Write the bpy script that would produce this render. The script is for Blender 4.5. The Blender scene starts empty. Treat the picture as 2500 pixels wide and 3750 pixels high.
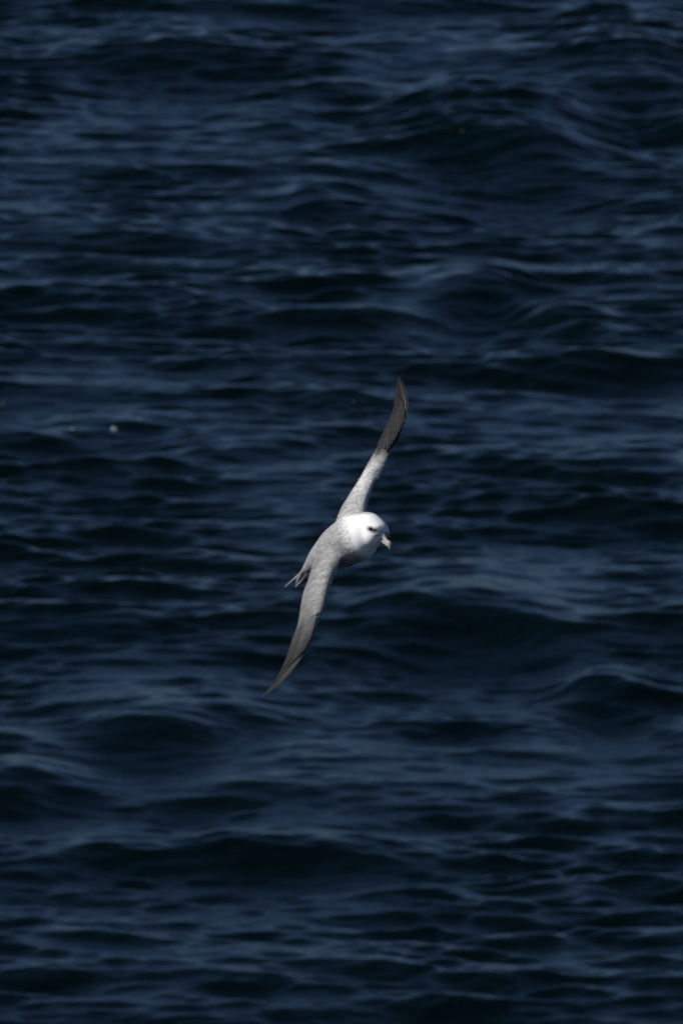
import bpy, math, random
import numpy as np
from mathutils import Vector, Matrix

random.seed(7)
rng = np.random.RandomState(11)
scene = bpy.context.scene
COL = scene.collection

# ------------------------------------------------------------------ camera
PITCH = math.radians(10.5)
CAM_H = 18.0
FOCAL = 400.0
K = 0.0007                                   # metres per photo pixel at the bird
D = 3750 * K / (36.0 / FOCAL)                # distance to the bird
R = Vector((1, 0, 0))
U = Vector((0, math.sin(PITCH), math.cos(PITCH)))
B = Vector((0, -math.cos(PITCH), math.sin(PITCH)))   # towards the viewer
CP = Vector((0, 0, CAM_H))
cam = bpy.data.cameras.new('camera')
camo = bpy.data.objects.new('camera', cam)
COL.objects.link(camo)
camo.matrix_world = Matrix.Translation(CP) @ Matrix((R, U, B)).transposed().to_4x4()
cam.lens = FOCAL
cam.sensor_fit = 'VERTICAL'
cam.sensor_height = 36
cam.sensor_width = 24
cam.clip_start = 1
cam.clip_end = 20000
cam.dof.use_dof = True
cam.dof.focus_distance = D
cam.dof.aperture_fstop = 19
scene.camera = camo

# ------------------------------------------------------------------ light
s_cam = Vector((-0.68, 0.57, 0.46)).normalized()
S = (R * s_cam.x + U * s_cam.y + B * s_cam.z).normalized()
elev = math.asin(S.z)
azim = math.atan2(S.x, S.y)
world = bpy.data.worlds.new("World")
scene.world = world
world.use_nodes = True
nt = world.node_tree
nt.nodes.clear()
sky = nt.nodes.new('ShaderNodeTexSky')
sky.sky_type = 'NISHITA'
sky.sun_disc = False
sky.sun_elevation = elev
sky.sun_rotation = azim
sky.altitude = 0
sky.air_density = 0.55
sky.dust_density = 0.0
sky.ozone_density = 5.5
bg = nt.nodes.new('ShaderNodeBackground')
bg.inputs['Strength'].default_value = 0.071
wo = nt.nodes.new('ShaderNodeOutputWorld')
nt.links.new(sky.outputs[0], bg.inputs['Color'])
nt.links.new(bg.outputs[0], wo.inputs['Surface'])
sun = bpy.data.lights.new('sun', 'SUN')
sun.energy = 5.0
sun.angle = math.radians(0.5)
sun.color = (1.0, 0.965, 0.92)
suno = bpy.data.objects.new('sun', sun)
COL.objects.link(suno)
suno.rotation_euler = S.to_track_quat('Z', 'Y').to_euler()
suno.location = (0, 0, 60)

scene.view_settings.view_transform = 'Standard'
scene.view_settings.look = 'None'
scene.view_settings.exposure = -0.15
scene.view_settings.gamma = 1.0
scene.view_settings.use_curve_mapping = False
scene.render.engine = 'CYCLES'
scene.cycles.use_denoising = True

# ------------------------------------------------------------------ helpers
def node(t, kind, **kw):
    n = t.nodes.new(kind)
    for k, v in kw.items():
        setattr(n, k, v)
    return n

def new_mat(name):
    m = bpy.data.materials.new(name)
    m.use_nodes = True
    t = m.node_tree
    return m, t, t.nodes['Principled BSDF']

def mesh_from(name, verts, faces, smooth=True, cols=None):
    me = bpy.data.meshes.new(name)
    me.from_pydata([tuple(v) for v in verts], [], faces)
    if smooth:
        me.polygons.foreach_set('use_smooth', [True] * len(me.polygons))
    if cols is not None:
        a = me.color_attributes.new('Col', 'FLOAT_COLOR', 'POINT')
        c = np.ones((len(verts), 4), dtype=np.float32)
        c[:, :3] = np.asarray(cols, dtype=np.float32)
        a.data.foreach_set('color', c.ravel())
    me.update()
    return me

def smooth01(x, a, b):
    t = np.clip((np.asarray(x, dtype=float) - a) / (b - a), 0, 1)
    return t * t * (3 - 2 * t)

# ------------------------------------------------------------------ the sea
def ground(px, py):
    """point of the mean sea level seen at a 1568 x 2352 picture position"""
    u = (px - 784) / 2352 * 36.0 / FOCAL
    v = (1176 - py) / 2352 * 36.0 / FOCAL
    d = R * u + U * v - B
    t = -CAM_H / d.z
    p = CP + d * t
    return p.x, p.y

def build_axis(lo, hi, step, far, grow):
    core = np.arange(lo, hi + step * .5, step)
    out = [core[-1]]; s = step
    while out[-1] < far:
        s *= grow; out.append(out[-1] + s)
    inn = [core[0]]; s = step
    while inn[-1] > -far:
        s *= grow; inn.append(inn[-1] - s)
    a = np.concatenate([np.array(inn[:0:-1]), core, np.array(out[1:])])
    return a, np.gradient(a)

xs, sx = build_axis(-5.2, 5.2, 0.030, 6000, 1.12)
ys, sy = build_axis(74, 134, 0.037, 9000, 1.09)
X0, Y0 = np.meshgrid(xs, ys)
SP = np.maximum(sx[None, :], sy[:, None])
shape = X0.shape
X0 = X0.ravel(); Y0 = Y0.ravel(); SP = SP.ravel()
H = np.zeros_like(X0); DX = np.zeros_like(X0); DY = np.zeros_like(X0)
# gust patches: ripples stronger in some places than in others
def lowfreq(x, y, lx, ly, n, seed):
    r = np.random.RandomState(seed)
    o = np.zeros_like(x)
    for _ in range(n):
        kx = r.normal() * 2 * math.pi / lx; ky = r.normal() * 2 * math.pi / ly
        o += np.sin(kx * x + ky * y + r.uniform(0, 6.28))
    return o / math.sqrt(n / 2)
gust = 1.0 + 0.30 * lowfreq(X0, Y0, 4.0, 12.0, 10, 5)
gust = np.clip(gust, 0.6, 1.6)
WIND = math.radians(-97)            # waves run towards the viewer, a little to the left
bands = [  # (longest, shortest wavelength, number of waves, rms slope, spread)
    (8.0, 2.6, 18, 0.030, 0.24),
    (2.6, 1.0, 36, 0.075, 0.25),
    (1.0, 0.42, 60, 0.130, 0.29),
    (0.42, 0.15, 80, 0.160, 0.38),
]
for bi, (l1, l0, n, rms, spread) in enumerate(bands):
    r = np.random.RandomState(100 + bi)
    for i in range(n):
        lam = math.exp(math.log(l1) + (math.log(l0) - math.log(l1)) * r.uniform())
        k = 2 * math.pi / lam
        th = WIND + r.normal() * spread
        A = rms * math.sqrt(2.0 / n) / k
        kx, ky = k * math.cos(th), k * math.sin(th)
        ph = kx * X0 + ky * Y0 + r.uniform(0, 6.28)
        w = np.clip((lam / SP - 3.0) / 3.0, 0, 1)
        if bi >= 1:
            w = w * gust
        q = 0.4 if bi < 3 else 0.2
        c = np.cos(ph); s = np.sin(ph)
        H += A * w * c
        DX -= q * A * w * math.cos(th) * s
        DY -= q * A * w * math.sin(th) * s

# crests one can pick out in the photograph: (x, y, half length, half height, slope, tilt)
CRESTS = [
    (780, 18, 360, 20, .20, -.02), (390, 150, 210, 36, .20, -.03), (60, 82, 80, 16, .16, 0),
    (790, 236, 100, 20, .20, 0), (950, 98, 120, 20, .18, -.05), (1075, 196, 90, 14, .16, -.12),
    (1450, 250, 170, 44, .22, 0), (1150, 345, 200, 42, .24, 0), (640, 304, 110, 13, .16, .03),
    (1330, 448, 300, 22, .20, 0), (725, 475, 90, 22, .18, .15), (1030, 523, 75, 12, .18, 0),
    (200, 553, 260, 15, .18, 0), (130, 612, 160, 16, .15, .05), (680, 650, 110, 9, .20, .03),
    (60, 682, 110, 11, .18, 0), (300, 735, 330, 22, .20, .03), (220, 790, 260, 18, .18, 0),
    (1090, 692, 110, 26, .24, .05), (1270, 740, 150, 16, .18, .28), (850, 716, 110, 11, .18, -.04),
    (770, 786, 130, 10, .18, 0), (1410, 832, 160, 22, .20, 0), (710, 918, 120, 16, .18, .03),
    (230, 1000, 260, 15, .20, -.12), (620, 1040, 330, 20, .20, -.12), (200, 1110, 90, 9, .16, 0),
    (560, 1100, 150, 12, .14, -.05), (470, 1308, 100, 16, .18, 0), (1060, 1450, 200, 34, .26, .02),
    (170, 1440, 190, 15, .16, .05), (1400, 1640, 110, 30, .24, .02), (1060, 1684, 180, 20, .20, -.06),
    (360, 1672, 210, 40, .25, .04), (560, 1640, 110, 14, .18, .15), (30, 1875, 110, 22, .20, .03),
    (450, 1858, 110, 16, .18, 0), (950, 1878, 150, 15, .16, 0), (640, 1972, 300, 22, .24, -.03),
    (90, 2008, 190, 16, .20, -.08), (900, 2075, 210, 18, .20, -.05), (1340, 2072, 110, 12, .16, 0),
    (1500, 1966, 120, 14, .16, 0), (570, 2246, 110, 14, .20, .03), (870, 2234, 140, 14, .18, 0),
    (1190, 2250, 100, 11, .18, .03), (110, 2256, 120, 13, .18, 0), (210, 2208, 110, 11, .16, 0),
    (120, 1800, 130, 16, .18, .04), (1200, 1560, 160, 12, -.08, .10), (900, 620, 220, 25, -.07, 0),
    (1350, 870, 220, 25, -.07, 0), (800, 1915, 320, 22, -.07, 0), (1300, 2290, 240, 35, -.07, 0),
    (1350, 1180, 220, 14, .12, .03), (150, 1250, 150, 14, .14, .05), (880, 400, 90, 12, .10, .04),
    (700, 880, 260, 22, -.05, 0), (1380, 1540, 170, 16, -.08, -.05),
]
H0 = H.copy()
lift = [0.0] * len(CRESTS)
iy = lambda y: int(np.clip(np.searchsorted(ys, y), 0, len(ys) - 1))
ix = lambda x: int(np.clip(np.searchsorted(xs, x), 0, len(xs) - 1))
for rep in range(3):          # a raised crest is seen farther up: move it nearer until it stands where it should
    H = H0.copy()
    for n_, (px, py, a, b, sl, tilt) in enumerate(CRESTS):
        cx, cy = ground(px, py)
        x1, _ = ground(px + a, py)
        _, y1 = ground(px, py - b)
        ax = (x1 - cx); by = (y1 - ground(px, py)[1])
        gy = (ground(px, py - 10)[1] - ground(px, py)[1]) / (ground(px + 10, py)[0] - ground(px, py)[0])
        cy -= lift[n_] * cy / CAM_H
        dx = X0 - cx
        dy = Y0 - cy + tilt * gy * dx + 0.3 * by * np.sin(dx / ax * 2.3 + px)
        t = dy / by
        m = (np.abs(t) < 16) & (np.abs(dx) < ax * 3)
        tt = t[m]
        f = 0.886 * (np.tanh(1.2 * tt) - np.tanh(1.2 * tt / 4.5))
        H[m] += sl * by * (1.75 if sl >= .22 else 1.45) * (.72 if py < 420 else 1.0) * f * np.exp(-(np.abs(dx[m]) / ax) ** 2.4)
    Hg = H.reshape(shape)
    for n_, (px, py, a, b, sl, tilt) in enumerate(CRESTS):
        cx, cy = ground(px, py)
        cy -= lift[n_] * cy / CAM_H
        i0, k0 = iy(cy), ix(cx)
        lift[n_] = float(np.clip(Hg[max(0, i0 - 6):i0 + 7, max(0, k0 - 12):k0 + 13].mean(), -.6, .9))

XX = X0 + DX; YY = Y0 + DY
ny, nx = shape
verts = np.stack([XX, YY, H], 1).astype(np.float32)
idx = np.arange(nx * ny).reshape(ny, nx)
quads = np.stack([idx[:-1, :-1], idx[:-1, 1:], idx[1:, 1:], idx[1:, :-1]], -1).reshape(-1, 4)
me = bpy.data.meshes.new('sea')
me.vertices.add(len(verts)); me.vertices.foreach_set('co', verts.ravel())
nf = len(quads)
me.loops.add(nf * 4); me.loops.foreach_set('vertex_index', quads.ravel().astype(np.int32))
me.polygons.add(nf)
me.polygons.foreach_set('loop_start', (np.arange(nf) * 4).astype(np.int32))
me.polygons.foreach_set('loop_total', np.full(nf, 4, dtype=np.int32))
me.polygons.foreach_set('use_smooth', np.ones(nf, dtype=bool))
me.update(calc_edges=True)
sea = bpy.data.objects.new('sea', me)
COL.objects.link(sea)
sea['kind'] = 'structure'
sea['label'] = 'dark blue choppy sea filling the whole background'

m, t, p = new_mat('sea_water')
p.inputs['Base Color'].default_value = (0.0000, 0.0021, 0.0019, 1)
p.inputs['Roughness'].default_value = 0.15
p.inputs['IOR'].default_value = 1.333
tc = node(t, 'ShaderNodeTexCoord')
mp = node(t, 'ShaderNodeMapping'); mp.inputs['Scale'].default_value = (1.0, 1.25, 1.0)
t.links.new(tc.outputs['Object'], mp.inputs['Vector'])
n1 = node(t, 'ShaderNodeTexNoise'); n1.inputs['Scale'].default_value = 7.0
n1.inputs['Detail'].default_value = 5; n1.inputs['Roughness'].default_value = 0.55
n1.inputs['Distortion'].default_value = 0.4
t.links.new(mp.outputs[0], n1.inputs['Vector'])
b1 = node(t, 'ShaderNodeBump'); b1.inputs['Strength'].default_value = 1.0
b1.inputs['Distance'].default_value = 0.024
t.links.new(n1.outputs[0], b1.inputs['Height'])
t.links.new(b1.outputs[0], p.inputs['Normal'])
sea.data.materials.append(m)

# ------------------------------------------------------------------ the bird
def cw(x, y, z):
    """photo pixel (2500 x 3750) and depth in the same pixels -> world point"""
    u = (x - 1250) * K; v = (1875 - y) * K; zz = z * K
    f = (D - zz) / D
    return CP + R * (u * f) + U * (v * f) - B * (D - zz)

def world_to_px(P):
    q = P - CP
    d = -q.dot(B)
    f = d / D
    return q.dot(R) / f / K + 1250, 1875 - q.dot(U) / f / K, (D - d) / K

F_c = Vector((0.60, 0.30, 0.74)).normalized()       # bird's forward, in camera axes
L_c = Vector((0.32, 0.757, -0.568)); L_c = (L_c - F_c * L_c.dot(F_c)).normalized()
N_c = F_c.cross(L_c)
def c2w(v): return R * v.x + U * v.y + B * v.z
FW, LW, NW = c2w(F_c), c2w(L_c), c2w(N_c)
bird = bpy.data.objects.new('fulmar', None)
COL.objects.link(bird)
BM = Matrix.Translation(cw(1250, 2005, 20)) @ Matrix((FW, LW, NW)).transposed().to_4x4()
bird.matrix_world = BM
bird.empty_display_size = 0.1
BI = BM.inverted()
bird['label'] = 'white and grey fulmar gliding in a steep bank above the dark sea'
bird['category'] = 'seabird'

def add_part(name, me, mat, parent=bird, label=None):
    o = bpy.data.objects.new(name, me)
    COL.objects.link(o)
    o.parent = parent
    me.materials.append(mat)
    if label: o['label'] = label
    return o

def Lc(x, y, z):                     # photo px -> bird local
    return BI @ cw(x, y, z)

def px3(x, y, z): return np.array([x, y, z], dtype=float)

# --- materials
def plumage(name, mottle=0.35, scale=70, stretch=(0.5, 1.6, 1.6), bump=0.0007, rough=0.85):
    m, t, p = new_mat(name)
    at = node(t, 'ShaderNodeAttribute', attribute_name='Col')
    tc = node(t, 'ShaderNodeTexCoord')
    mp = node(t, 'ShaderNodeMapping'); mp.inputs['Scale'].default_value = stretch
    t.links.new(tc.outputs['Object'], mp.inputs['Vector'])
    nz = node(t, 'ShaderNodeTexNoise'); nz.inputs['Scale'].default_value = scale
    nz.inputs['Detail'].default_value = 6; nz.inputs['Roughness'].default_value = 0.65
    t.links.new(mp.outputs[0], nz.inputs['Vector'])
    mr = node(t, 'ShaderNodeMapRange')
    mr.inputs['From Min'].default_value = 0.3; mr.inputs['From Max'].default_value = 0.7
    mr.inputs['To Min'].default_value = 1 - mottle; mr.inputs['To Max'].default_value = 1 + mottle * .55
    t.links.new(nz.outputs[0], mr.inputs['Value'])
    # mottle fades out where alpha-like brightness is high (the white head)
    bw = node(t, 'ShaderNodeRGBToBW'); t.links.new(at.outputs['Color'], bw.inputs[0])
    fr = node(t, 'ShaderNodeMapRange')
    fr.inputs['From Min'].default_value = 0.5; fr.inputs['From Max'].default_value = 0.75
    fr.inputs['To Min'].default_value = 1.0; fr.inputs['To Max'].default_value = 0.12
    t.links.new(bw.outputs[0], fr.inputs['Value'])
    mx = node(t, 'ShaderNodeMix', data_type='FLOAT')
    mx.inputs[2].default_value = 1.0
    t.links.new(fr.outputs[0], mx.inputs[0]); t.links.new(mr.outputs[0], mx.inputs[3])
    vm = node(t, 'ShaderNodeVectorMath', operation='SCALE')
    t.links.new(at.outputs['Color'], vm.inputs[0]); t.links.new(mx.outputs[0], vm.inputs['Scale'])
    t.links.new(vm.outputs[0], p.inputs['Base Color'])
    p.inputs['Roughness'].default_value = rough
    p.inputs['Specular IOR Level'].default_value = 0.12
    nb = node(t, 'ShaderNodeTexNoise'); nb.inputs['Scale'].default_value = 380
    nb.inputs['Detail'].default_value = 3
    t.links.new(mp.outputs[0], nb.inputs['Vector'])
    bp = node(t, 'ShaderNodeBump'); bp.inputs['Distance'].default_value = bump
    bp.inputs['Strength'].default_value = 0.5
    t.links.new(nb.outputs[0], bp.inputs['Height']); t.links.new(bp.outputs[0], p.inputs['Normal'])
    return m
M_body = plumage('grey_and_white_plumage', mottle=0.45, scale=45)
M_feather = plumage('flight_feather_vane', mottle=0.40, scale=50, bump=0.0004, rough=0.6)

def simple(name, col, rough=0.4, spec=0.5, noise=0.25, scale=300):
    m, t, p = new_mat(name)
    tc = node(t, 'ShaderNodeTexCoord')
    nz = node(t, 'ShaderNodeTexNoise'); nz.inputs['Scale'].default_value = scale
    t.links.new(tc.outputs['Object'], nz.inputs['Vector'])
    cr = node(t, 'ShaderNodeValToRGB')
    cr.color_ramp.elements[0].color = (*[c * (1 - noise) for c in col], 1)
    cr.color_ramp.elements[1].color = (*[min(1, c * (1 + noise)) for c in col], 1)
    cr.color_ramp.elements[0].position = .3; cr.color_ramp.elements[1].position = .7
    t.links.new(nz.outputs[0], cr.inputs[0]); t.links.new(cr.outputs[0], p.inputs['Base Color'])
    p.inputs['Roughness'].default_value = rough
    p.inputs['Specular IOR Level'].default_value = spec
    return m
M_bill = simple('horn_coloured_bill', (0.42, 0.415, 0.39), 0.35)
M_hook = simple('brownish_bill_hook', (0.30, 0.26, 0.21), 0.3)
M_tube = simple('black_nostril_tube', (0.012, 0.012, 0.014), 0.25)
M_eye = simple('black_eye', (0.006, 0.005, 0.005), 0.06, 0.6)

# --- torso, neck and head: (x, y, z, radius dorso-ventral, radius lateral)
SPINE = [
    (1092, 2108, -200, 4, 10), (1112, 2090, -170, 12, 18), (1136, 2068, -135, 24, 30), (1163, 2048, -95, 41, 48), (1200, 2028, -40, 62, 68),
    (1235, 2008, 0, 80, 76), (1268, 1990, 36, 88, 78), (1300, 1969, 72, 91, 82), (1326, 1957, 98, 86, 80),
    (1346, 1951, 114, 76, 72), (1362, 1949, 124, 50, 46), (1370, 1947, 128, 12, 12),
]
def catmull(P, n):
    P = np.asarray(P, dtype=float)
    Q = np.vstack([2 * P[0] - P[1], P, 2 * P[-1] - P[-2]])
    out = []
    m = len(P) - 1
    for i in range(n + 1):
        t = i / n * m
        k = min(int(t), m - 1); t -= k
        p0, p1, p2, p3 = Q[k], Q[k + 1], Q[k + 2], Q[k + 3]
        out.append(0.5 * ((2 * p1) + (-p0 + p2) * t + (2 * p0 - 5 * p1 + 4 * p2 - p3) * t * t +
                          (-p0 + 3 * p1 - 3 * p2 + p3) * t ** 3))
    return np.array(out)

def nrm(v): return v / (np.linalg.norm(v) + 1e-9)
def loft(rings, cap=True):
    """rings: list of (n,3) arrays -> verts, faces"""
    n = len(rings[0]); V = np.vstack(rings); Fc = []
    for i in range(len(rings) - 1):
        for j in range(n):
            a = i * n + j; b = i * n + (j + 1) % n
            Fc.append((a, b, b + n, a + n))
    if cap:
        Fc.append(tuple(range(n - 1, -1, -1)))
        Fc.append(tuple(range((len(rings) - 1) * n, len(rings) * n)))
    return V, Fc

SP_ = catmull(SPINE, 72)
# depth axis pointing at the viewer: work in (x, -y, z)
NB = np.array([N_c.x, N_c.y, N_c.z])
HU = nrm(np.array([0.62, 0.73, 0.2]))
rings = []
for i, s in enumerate(SP_):
    c = np.array([s[0], -s[1], s[2]])
    a = SP_[max(i - 1, 0)]; b = SP_[min(i + 1, len(SP_) - 1)]
    tg = nrm(np.array([b[0] - a[0], -(b[1] - a[1]), b[2] - a[2]]))
    w = smooth01(i / 72, 0.62, 0.85)
    upv = nrm(NB * (1 - w) + HU * w)
    upv = nrm(upv - tg * upv.dot(tg)); sd = np.cross(tg, upv)
    ang = np.linspace(0, 2 * math.pi, 40, endpoint=False)
    rings.append(np.array([c + upv * s[3] * math.cos(q) + sd * s[4] * math.sin(q) for q in ang]))
parts = []
V, Fc = loft(rings)
parts.append((V, Fc))
# the head: rounded, with a steep blunt forehead above the bill
HF = nrm(np.array([0.62, -0.65, 0.40]))
HUp = nrm(HU - HF * HU.dot(HF)); HS = np.cross(HF, HUp)   # HS: the bird's right, towards the viewer
HC = np.array([1362.0, -1949.0, 124.0])
rings = []
for i in range(1, 36):
    th = math.pi * i / 36
    f = -math.cos(th); rr = math.sqrt(max(0.0, 1 - abs(f) ** 2.6))
    if f > 0: rr = (1 - f ** 3) ** (1 / 2.4)
    c = HC + HF * (f * (54 if f > 0 else 88))
    lowc = 1.0
    rings.append(np.array([c + HUp * (59 * rr * math.cos(q)) + HS * (62 * rr * math.sin(q)) for q in np.linspace(0, 2 * math.pi, 40, endpoint=False)]))
parts.append(loft(rings))
# feathered base of the bill
rings = []
for f, u, rr in [(18, -8, 42), (30, -10, 34), (39, -10, 25), (45, -9, 16)]:
    c = HC + HF * f + HUp * u
    rings.append(np.array([c + HUp * (rr * math.cos(q)) + HS * (rr * math.sin(q)) for q in np.linspace(0, 2 * math.pi, 40, endpoint=False)]))
parts.append(loft(rings))

# --- wings: leading and trailing edges as seen, from the root to the tip
LEFT = dict(
    LE=[(1318, 1905), (1327, 1857), (1332, 1821), (1348, 1773), (1364, 1735), (1387, 1703), (1408, 1668), (1427, 1636),
        (1448, 1600), (1466, 1562), (1478, 1532), (1487, 1492), (1490, 1458), (1486, 1425), (1476, 1399), (1461, 1380)],
    TE=[(1215, 1935), (1229, 1897), (1243, 1862), (1258, 1834), (1280, 1803), (1305, 1765), (1328, 1723), (1349, 1685),
        (1369, 1650), (1390, 1609), (1403, 1577), (1422, 1540), (1436, 1505), (1443, 1460), (1450, 1412), (1457, 1381)],
    a=1.876, b=-1.285, ref=(1258, 1928, 1), thick=[30, 26, 20, 15, 13, 12, 10, 7, 5.5, 4.5, 3.6, 3, 2.4, 2, 1.6, 1.2])
RIGHT = dict(
    LE=[(1262, 1995), (1238, 2030), (1217, 2072), (1205, 2108), (1195, 2143), (1188, 2178), (1180, 2212), (1167, 2252),
        (1156, 2290), (1143, 2331), (1123, 2370), (1101, 2406), (1071, 2449), (1035, 2490), (994, 2527), (958, 2556)],
    TE=[(1150, 2000), (1147, 2040), (1135, 2085), (1126, 2120), (1114, 2150), (1105, 2178), (1099, 2210), (1094, 2248),
        (1088, 2290), (1073, 2328), (1063, 2363), (1050, 2402), (1034, 2440), (1013, 2488), (986, 2525), (957, 2555)],
    a=2.054, b=-1.642, ref=(1214, 2034, 98), thick=[32, 28, 24, 20, 17, 15, 13, 10, 7, 5.5, 4.5, 3.6, 3, 2.4, 1.8, 1.2])

class Wing:
    def __init__(s, d):
        s.LE = catmull(d['LE'], 150); s.TE = catmull(d['TE'], 150)
        s.th = catmull([(t, 0) for t in d['thick']], 150)[:, 0]
        s.a, s.b, s.ref = d['a'], d['b'], d['ref']
        s.n = nrm(np.array([-s.a, -s.b, 1.0]))
    def plane(s, x, y):
        return s.ref[2] + s.a * (x - s.ref[0]) + s.b * (s.ref[1] - y)
    def samp(s, A, q):
        q = min(max(q, 0), 1) * 150
        k = min(int(q), 149); f = q - k
        return A[k] * (1 - f) + A[k + 1] * f
    def pt(s, q, c, off=0.0):
        """q root->tip, c leading->trailing edge, off along the surface normal; (x, up, z)"""
        l = s.samp(s.LE, q); t = s.samp(s.TE, q)
        p = l * (1 - c) + t * c
        z = s.plane(p[0], p[1])
        P = np.array([p[0], -p[1], z])
        chord = math.hypot(l[0] - t[0], l[1] - t[1]) * 2.2
        camber = 0.055 * chord * (4 * c * (1 - c)) - 0.085 * chord * max(0.0, 1 - c / .38) ** 2
        l3 = np.array([l[0], -l[1], s.plane(l[0], l[1])]); t3 = np.array([t[0], -t[1], s.plane(t[0], t[1])])
        return P + (t3 - l3) * (0.06 * max(0.0, 1 - c / .6)) + s.n * (camber - 0.03 * chord + off)
    def slab(s, q1=0.74, cut=0.72):
        rings = []
        for i in range(60):
            q = i / 59 * q1
            th = s.samp(s.th, q)
            cc = cut if q < 0.5 else cut + (0.50 - cut) * smooth01(q, 0.5, 0.75)
            up, lo = [], []
            for j in range(13):
                u = j / 12
                c = cc * (1 - math.cos(u * math.pi * 0.5)) if u < 1 else cc
                prof = math.sqrt(max(0.0, 1 - ((u - 0.32) / 0.68) ** 2)) if u > 0.32 else math.sqrt(max(0, 1 - ((0.32 - u) / 0.32) ** 2))
                h = th * (prof * (1 - 0.55 * u) )+ 1.2
                up.append(s.pt(q, c * .93 + 0.07, 0.35 * h - .30 * th * (1 - u) ** 2)); lo.append(s.pt(q, c * .95 + 0.08, -1.35 * h))
            rings.append(np.array(up + lo[::-1]))
        return loft(rings)
WL, WR = Wing(LEFT), Wing(RIGHT)
parts.append(WL.slab()); parts.append(WR.slab())

def to_local(P):
    return Lc(P[0], -P[1], P[2])
verts, faces = [], []
for V, Fc in parts:
    o = len(verts)
    verts += [to_local(q) for q in V]
    faces += [tuple(o + i for i in f) for f in Fc]
tmp = mesh_from('body_raw', verts, faces)
import bmesh
bm = bmesh.new(); bm.from_mesh(tmp)
bmesh.ops.recalc_face_normals(bm, faces=bm.faces); bm.to_mesh(tmp); bm.free()
ob = bpy.data.objects.new('body_raw', tmp); COL.objects.link(ob)
rm = ob.modifiers.new('r', 'REMESH'); rm.mode = 'VOXEL'; rm.voxel_size = 0.0014; rm.use_smooth_shade = True
sm = ob.modifiers.new('s', 'SMOOTH'); sm.factor = 0.6; sm.iterations = 12
dg = bpy.context.evaluated_depsgraph_get()
body_me = bpy.data.meshes.new_from_object(ob.evaluated_get(dg))
bpy.data.objects.remove(ob); body_me.name = 'body'
body_me.polygons.foreach_set('use_smooth', [True] * len(body_me.polygons))
print('BODY verts', len(body_me.vertices))

nv = len(body_me.vertices)
co = np.empty(nv * 3, dtype=np.float32); body_me.vertices.foreach_get('co', co); co = co.reshape(-1, 3)
# melt the head, neck and shoulders into one another
ed = np.empty(len(body_me.edges) * 2, dtype=np.int32); body_me.edges.foreach_get('vertices', ed); ed = ed.reshape(-1, 2)
deg = np.bincount(ed.ravel(), minlength=nv).astype(np.float32)[:, None]
wt = (0.7 * (1 - smooth01(np.abs(co[:, 1]), 0.06, 0.095)) * (1 - 0.8 * smooth01(co[:, 0], 0.105, 0.125)))[:, None].astype(np.float32)
for _ in range(160):
    acc = np.stack([np.bincount(ed[:, 0], co[ed[:, 1], a], nv) + np.bincount(ed[:, 1], co[ed[:, 0], a], nv) for a in range(3)], 1)
    co = (co + wt * (acc / deg - co)).astype(np.float32)
body_me.vertices.foreach_set('co', co.ravel()); body_me.update()
no = np.empty(nv * 3, dtype=np.float32); body_me.vertices.foreach_get('normal', no); no = no.reshape(-1, 3)
BMn = np.array(BM)
def local_to_pic(co):
    W = co @ BMn[:3, :3].T + BMn[:3, 3]
    q = W - np.array(CP)
    d = -(q @ np.array(B)); f = d / D
    return q @ np.array(R) / f / K + 1250, 1875 - q @ np.array(U) / f / K, (D - d) / K
px_, py_, pz_ = local_to_pic(co)

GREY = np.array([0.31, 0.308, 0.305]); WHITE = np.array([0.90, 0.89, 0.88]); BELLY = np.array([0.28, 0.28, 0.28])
DARK = np.array([0.028, 0.027, 0.027])
def plumage_colour(x, y, nz_local, xl, yl, zl):
    """nz_local: how far a point faces the bird's back"""
    c = np.repeat(GREY[None], len(x), 0)
    # wings darken towards the hand
    wl = smooth01(-y, -1745, -1628)[:, None] * (yl > 0.0)[:, None]
    wr = smooth01(y, 2110, 2420)[:, None] * (yl < 0.0)[:, None]
    inn = smooth01(-y, -1860, -1720)[:, None] * (yl > 0.0)[:, None]
    c = c * (1 + 0.50 * inn)
    sh = smooth01(x + 0.25 * (1950 - y), 1190, 1275)[:, None]
    c = c * (1 + 0.25 * sh * (1 - wr))
    c = c * (1 - wl) + DARK * wl
    c = c * (1 - wr) + DARK * 1.1 * wr
    # white head and neck; underparts greyed, their shade painted into the colour
    hd = smooth01(x + 0.25 * (1950 - y) - 0.8 * np.maximum(0, y - 2000), 1238, 1304)[:, None] * smooth01(y - 0.12 * (1340 - x), 1872, 1892)[:, None]
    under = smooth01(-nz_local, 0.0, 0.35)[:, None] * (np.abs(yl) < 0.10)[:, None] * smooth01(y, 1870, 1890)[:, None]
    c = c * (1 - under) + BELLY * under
    c = c * (1 - hd) + WHITE * hd
    # underwing: dark front margin, plus shade painted over its pale feathers
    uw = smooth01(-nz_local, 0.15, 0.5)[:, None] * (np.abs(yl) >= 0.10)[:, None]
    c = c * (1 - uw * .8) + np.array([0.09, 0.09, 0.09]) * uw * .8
    return c
cols = plumage_colour(px_, py_, no[:, 2], co[:, 0], co[:, 1], co[:, 2])
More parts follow.
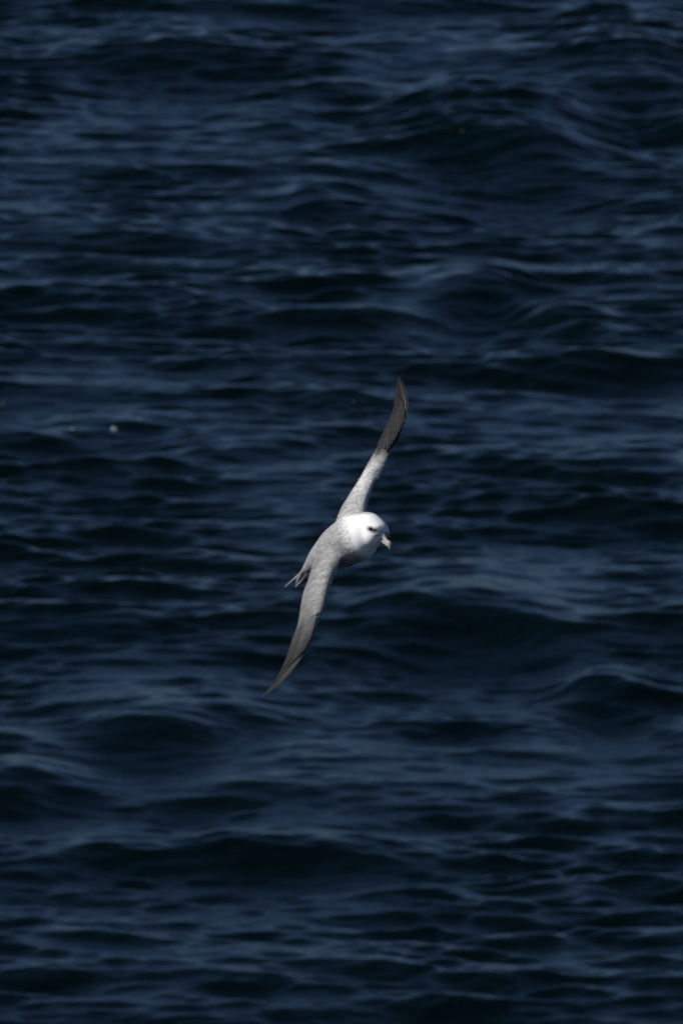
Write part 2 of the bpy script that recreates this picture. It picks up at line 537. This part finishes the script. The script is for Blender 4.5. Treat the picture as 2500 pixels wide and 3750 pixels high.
# the dusky smudge before the eye and the gape line
ex, ey = 1357.0, 1938.0
def dark_spot(cx, cy, rx, ry, ang, k):
    ca, sa = math.cos(ang), math.sin(ang)
    dx = px_ - cx; dy = py_ - cy
    a = (dx * ca + dy * sa) / rx; b = (-dx * sa + dy * ca) / ry
    return k * np.exp(-(a * a + b * b) ** 1.3) * (pz_ > 120)
dk = np.maximum(dark_spot(1371, 1942, 23, 11, 0.05, 1.0), dark_spot(1388, 1935, 14, 8, -0.7, .75))
dk = np.maximum(dk, dark_spot(1379, 1962, 14, 2.6, -0.12, .8))
dk = np.maximum(dk, dark_spot(1356, 1937, 14, 9.5, 0.4, .97))
cols = cols * (1 - dk[:, None]) + np.array([0.018, 0.018, 0.018]) * dk[:, None]
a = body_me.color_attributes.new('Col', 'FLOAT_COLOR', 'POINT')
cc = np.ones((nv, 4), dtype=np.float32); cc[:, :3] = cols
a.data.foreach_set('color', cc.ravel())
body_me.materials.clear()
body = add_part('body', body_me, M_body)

# --- small contour feathers lying on the back and the wing coverts
def small_feathers():
    Vs, Fs, Cs = [], [], []
    hdn = px_ + 0.25 * (1950 - py_)
    sel = np.where((no[:, 2] > -0.25))[0]
    hd = px_ + 0.25 * (1950 - py_)
    sel = sel[(hd[sel] < 1248 + rng.uniform(0, 40, len(sel)) ) | (py_[sel] < 1874)]
    sel = rng.choice(sel, 7500, replace=False)
    for i in sel:
        p = Vector(co[i]); n = Vector(no[i])
        out = p.y
        back = Vector((-1, 0.9 * np.clip(out / 0.12, -1, 1) * (0.3 + min(1, abs(out) / 0.3)), 0))
        back = back - n * back.dot(n)
        if back.length < 1e-3: continue
        back.normalize(); side = n.cross(back)
        back = (back + side * rng.normal() * 0.12).normalized(); side = n.cross(back)
        ln = 0.0068 * rng.uniform(.8, 1.3) ; wd = ln * 0.40
        lift = 0.0005 * rng.uniform(.5, 1.6)
        o = len(Vs)
        base = p - n * 0.0002
        Vs += [base - side * wd * .4, base + side * wd * .4,
               base + back * ln * .55 + side * wd + n * lift * .6, base + back * ln * .9 + side * wd * .55 + n * lift * .9,
               base + back * ln + n * lift, base + back * ln * .9 - side * wd * .55 + n * lift * .9,
               base + back * ln * .55 - side * wd + n * lift * .6, base + back * ln * .55 + n * (lift * .7 + .0003)]
        Fs += [(o + i, o + (i + 1) % 7, o + 7) for i in range(7)]
        c = cols[i] * rng.uniform(.70, 1.12)
        e = np.minimum(c * rng.uniform(1.1, 1.45), .8)
        Cs += [c * .85, c * .85, c, e, e, e, c, c]
    return mesh_from('contour_feathers', Vs, Fs, True, Cs)
cf = add_part('contour_feathers', small_feathers(), M_feather)
cf['kind'] = 'stuff'

# --- flight feathers
def feather_mesh(path, widths, colour, tip, shaft, nvec, off, edge=1.25, nseg=6, arch=0.10):
    """path: control points (x, up, z); a cambered vane with a raised shaft"""
    C = catmull(path, nseg)
    Vs, Cs, Fs = [], [], []
    for i, c in enumerate(C):
        a = C[max(i - 1, 0)]; b = C[min(i + 1, nseg)]
        tg = nrm(b - a); sd = nrm(np.cross(nvec, tg)); up = np.cross(tg, sd)
        f = i / nseg
        w = np.interp(f, np.linspace(0, 1, len(widths)), widths)
        col = colour * (1 - f) + tip * f
        for j, (u, k) in enumerate([(-1, edge), (-.5, .92), (-.09, .95), (0, None), (.09, .95), (.55, 1.0), (1, 1.1)]):
            h = off + arch * w * (1 - u * u) + (0.7 if j == 3 else 0)
            Vs.append(to_local(c + sd * w * u + up * h))
            Cs.append(shaft * (1 - f) ** 1.5 + col * (1 - (1 - f) ** 1.5) if k is None else np.minimum(col * k, .85))
        if i:
            o = (i - 1) * 7
            for j in range(6):
                Fs.append((o + j, o + j + 1, o + j + 8, o + j + 7))
    return mesh_from('feather', Vs, Fs, True, Cs)

def tone(path, k=0.5):
    c = path[0] * (1 - k) + path[-1] * k
    l = to_local(c)
    return plumage_colour(np.array([c[0]]), np.array([-c[1]]), np.array([1.0]), np.array([l.x]), np.array([l.y]), np.array([l.z]))[0]

def wing_feathers(W, side):
    sgn = 1 if side == 'l' else -1
    # primaries, innermost to outermost
    n = 10
    for k in range(n):
        f = k / (n - 1)
        qb = 0.50 + 0.17 * f
        cb = 0.62 - 0.52 * f
        qt = 0.66 + 0.34 * f ** 0.85
        ct = 0.98 if k < n - 1 else 0.45
        path = []
        for u in np.linspace(0, 1, 8):
            q = qb + (qt - qb) * u
            l, t_ = W.samp(W.LE, q), W.samp(W.TE, q)
            ch = math.hypot(l[0] - t_[0], l[1] - t_[1]) * 2.2
            c = cb + (ct - cb) * (u ** (1.0 + 1.2 * f))
            c = min(max(c, (8 + 9 * (n - 1 - k)) / max(ch, 1)), 0.93 if k < n - 1 else 0.5)
            path.append(W.pt(q, c, 1.0))
        w0 = 11 + 2 * (1 - f)
        c0 = np.array([.030, .028, .028]) * rng.uniform(.8, 1.2) * (1 - .35 * f)
        tl = .55 * max(0, f - .4) / .6
        l, t_ = W.pt(.7, 0), W.pt(.7, 1)
        nvp = nrm(W.n + nrm(l - t_) * tl)
        c0 = c0 * (.6 + .4 * f) + tone(path, .3) * .32 * (1 - f)
        sh = np.array([.50, .48, .45]) if k == n - 1 else c0 * 2.4
        me = feather_mesh(path, [w0 * .5, w0, w0 * 1.05, w0 * .8, w0 * .18], c0 * 1.2, c0 * .8, sh, nvp, 2.4 - 1.6 * f, edge=1.8 - .6 * f, nseg=8)
        add_part('primary_feather', me, M_feather)
    # secondaries
    n = 27
    for k in range(n):
        f = k / (n - 1)
        qb = 0.0 + 0.52 * f
        qt = qb + 0.045 + 0.09 * f
        path = [W.pt(qb + (qt - qb) * u, .50 + .50 * u, .2) for u in (0, .5, 1)]
        g = tone(path) * .88 * rng.uniform(.85, 1.12)
        me = feather_mesh(path, [9, 13, 12, 6], g, g * .8, g * 1.2, W.n, 1.5 - 1.2 * f, edge=1.7, nseg=4)
        add_part('secondary_feather', me, M_feather)
    # greater coverts over their bases
    n = 24
    for k in range(n):
        f = k / (n - 1)
        qb = 0.05 + 0.47 * f
        qt = qb + 0.04 + 0.06 * f
        path = [W.pt(qb + (qt - qb) * u, .34 + .40 * u, 1.6) for u in (0, .5, 1)]
        g = tone(path) * .97 * rng.uniform(.8, 1.15)
        me = feather_mesh(path, [4, 5.5, 5, 2], g, g * .9, g * 1.15, W.n, 2.0, edge=1.7, nseg=4)
        add_part('greater_covert', me, M_feather)
    # primary coverts on the hand, two rows
    for row, (c0_, c1_, ln) in enumerate([(.22, .50, .12), (.10, .28, .10)]):
        n = 9
        for k in range(n):
            f = k / (n - 1)
            qb = 0.47 + 0.21 * f - .02 * row
            path = [W.pt(qb + ln * u, c0_ * (1 - .55 * f) + (c1_ * (1 - .4 * f) - c0_ * (1 - .55 * f)) * u, 3.5) for u in (0, .5, 1)]
            g = tone(path) * 1.05 * rng.uniform(.75, 1.25)
            me = feather_mesh(path, [5, 7.5, 7, 2], g, g * .9, g * 1.6, W.n, 2.6 + row, edge=2.1, nseg=4)
            add_part('primary_covert', me, M_feather)
wing_feathers(WL, 'l'); wing_feathers(WR, 'r')

# --- tail: a narrow fan twisted so that its far half is edge-on and its near half shows its underside
TAIL = [  # base x, y, z; tip x, y, z; half width near the tip; roll 0 = edge-on and lit, 1 = underside
    (1120, 2082, -150, 1044, 2149, -290, 3.5, 0.0), (1121, 2083, -149, 1046, 2148, -288, 3.5, 0.0),
    (1122, 2085, -148, 1049, 2147, -284, 4, 0.05), (1123, 2087, -147, 1086, 2122, -280, 9, 0.3),
    (1124, 2088, -146, 1086, 2128, -276, 12, 0.3), (1126, 2090, -144, 1085, 2136, -268, 13, 0.6),
    (1128, 2092, -142, 1083, 2147, -250, 12, 0.9), (1130, 2094, -140, 1092, 2144, -244, 14, 1.0),
    (1133, 2095, -137, 1101, 2140, -238, 14, 1.0), (1136, 2096, -134, 1112, 2134, -232, 10, 1.0)]
for (bx, by_, bz, tx, ty, tz, w, f) in TAIL:
    b0 = np.array([bx, -by_, bz], dtype=float); e = np.array([tx, -ty, tz], dtype=float)
    mid = (b0 + e) / 2 + np.array([-1 + 3 * f, 1 - 3 * f, 0])
    nv_ = nrm(np.array([-0.72, .62, .10]) * (1 - f) + np.array([-.80, .10, -.55]) * f)
    g = np.array([.38, .38, .38]) * (1 - .45 * f) * rng.uniform(.9, 1.1)  # underside feathers darkened: their shade is put into the colour
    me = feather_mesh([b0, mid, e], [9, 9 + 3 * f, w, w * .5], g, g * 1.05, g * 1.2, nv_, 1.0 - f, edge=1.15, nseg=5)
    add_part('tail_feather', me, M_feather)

# --- bill, eyes
def head_pt(o, f, u, s): return np.array(o, dtype=float) + HF * f + HUp * u + HS * s
def tube(path, segs=14):
    """path: (f, u, ru, rs) along the bill axis"""
    P = catmull(path, (len(path) - 1) * 4)
    rings = []
    for q in P:
        rings.append(np.array([to_local(head_pt(BO, q[0], q[1] + q[2] * math.cos(a), q[3] * math.sin(a)))
                               for a in np.linspace(0, 2 * math.pi, segs, endpoint=False)]))
    return loft(rings)
BO = (1399, -1964, 158)
V, Fc = tube([(-8, 3, 13, 15), (4, 3, 12.5, 13.5), (16, 1.5, 9.5, 9.5), (28, 0, 8.5, 8), (38, 0, 8.5, 7), (46, -2.5, 8.5, 7), (52, -7, 6.2, 5), (56, -12, 2, 1.6)])
bill = add_part('bill', mesh_from('bill', V, Fc), M_bill)
V, Fc = tube([(-8, -12, 8, 12.5), (6, -12, 7.5, 11), (20, -11, 5.5, 7.5), (34, -10.5, 4, 5.5), (45, -9.5, 2.2, 3)])
add_part('lower_mandible', mesh_from('lower_mandible', V, Fc), M_bill, bill)
V, Fc = tube([(38, 0.5, 9.6, 8.6), (45, -2.0, 9, 8), (51, -6, 7, 6.2), (56, -11, 4, 3.4), (58.5, -16, 1.2, 1.1)])
add_part('hook', mesh_from('hook', V, Fc), M_hook, bill)
V, Fc = tube([(-3, 13, 6, 9.5), (4, 14.5, 7.5, 9.5), (14, 13.5, 8, 8.8), (23, 11.5, 7.5, 8), (27, 10.5, 6.5, 7), (27.6, 10.5, 3, 4)])
add_part('nostril_tube', mesh_from('nostril_tube', V, Fc), M_tube, bill)

def sphere(c, r, n=16, m=12):
    V = []; Fc = []
    for i in range(m + 1):
        th = math.pi * i / m
        for j in range(n):
            ph = 2 * math.pi * j / n
            V.append(to_local(np.array(c) + r * np.array([math.sin(th) * math.cos(ph), math.sin(th) * math.sin(ph), math.cos(th)])))
    for i in range(m):
        for j in range(n):
            a = i * n + j; b = i * n + (j + 1) % n
            Fc.append((a, b, b + n, a + n))
    return mesh_from('eye', V, Fc)
# seat each eye on the head surface
from mathutils.bvhtree import BVHTree
bv = BVHTree.FromPolygons([tuple(c) for c in co], [tuple(pp.vertices) for pp in body_me.polygons])
o_ = cw(ex, ey, 400); d_ = (cw(ex, ey, -400) - o_).normalized()
hit = bv.ray_cast(BI @ o_, (BI.to_3x3() @ d_).normalized())
hz = world_to_px(BM @ hit[0])[2]
add_part('eye', sphere((ex, -ey, hz - 2.5), 7.0), M_eye)
ec = np.array([ex, -ey, hz - 2.5]); hc = np.array([1372, -1949, 133.0])
rel = ec - hc
ec2 = ec - 2 * HS * rel.dot(HS)
add_part('eye', sphere(ec2, 6.0), M_eye)

# ------------------------------------------------------------------ foam flecks on the sea
M_foam = simple('foam', (0.24, 0.25, 0.27), 0.7, 0.3, 0.15, 60)
seabvh = None
def sea_height(x, y):
    d2 = (XX - x) ** 2 + (YY - y) ** 2
    return float(H[np.argmin(d2)])
FOAM = [
    (262, 985, .042, 'largest pale foam fleck on the dark wave left of the bird'),
    (166, 991, .026, 'small foam fleck at the left end of the row left of the bird'),
    (320, 974, .020, 'faint foam fleck just right of the largest foam fleck'),
    (810, 931, .015, 'lone faint foam fleck just left of the upper wing tip'),
    (6, 921, .016, 'brownish foam fleck at the left edge of the picture'),
    (868, 1791, .009, 'tiny foam fleck below the lower wing tip to the right'),
]
for (px, py, size, lab) in FOAM:
    gx, gy = ground(px, py)
    r = np.random.RandomState(int(px))
    V, Fc = [], []
    NR, NS = 6, 20
    ph0 = r.uniform(0, 6.28, 5); am = r.uniform(.05, .28, 5)
    z = sea_height(gx, gy)
    for i in range(NR):
        th = math.pi * .5 * i / (NR - 1)
        for j in range(NS):
            a = 2 * math.pi * j / NS
            rr = size * .6 * (1 + sum(am[q] * math.sin((q + 2) * a + ph0[q]) for q in range(5)) * (i / (NR - 1)))
            bx = rr * math.sin(th) * math.cos(a); by_ = 1.6 * rr * math.sin(th) * math.sin(a)
            V.append((bx, by_, size * .4 * math.cos(th) * r.uniform(.7, 1.1) - .004 + sea_height(gx + bx, gy + by_) - z))
    for i in range(NR - 1):
        for j in range(NS):
            a = i * NS + j; c = i * NS + (j + 1) % NS
            Fc.append((a, c, c + NS, a + NS))
    me = mesh_from('foam_fleck', V, Fc)
    me.materials.append(M_foam)
    fo = bpy.data.objects.new('foam_fleck', me)
    COL.objects.link(fo)
    fo.location = (gx, gy, z)
    fo['label'] = lab; fo['category'] = 'foam'; fo['group'] = 'foam flecks on the waves'
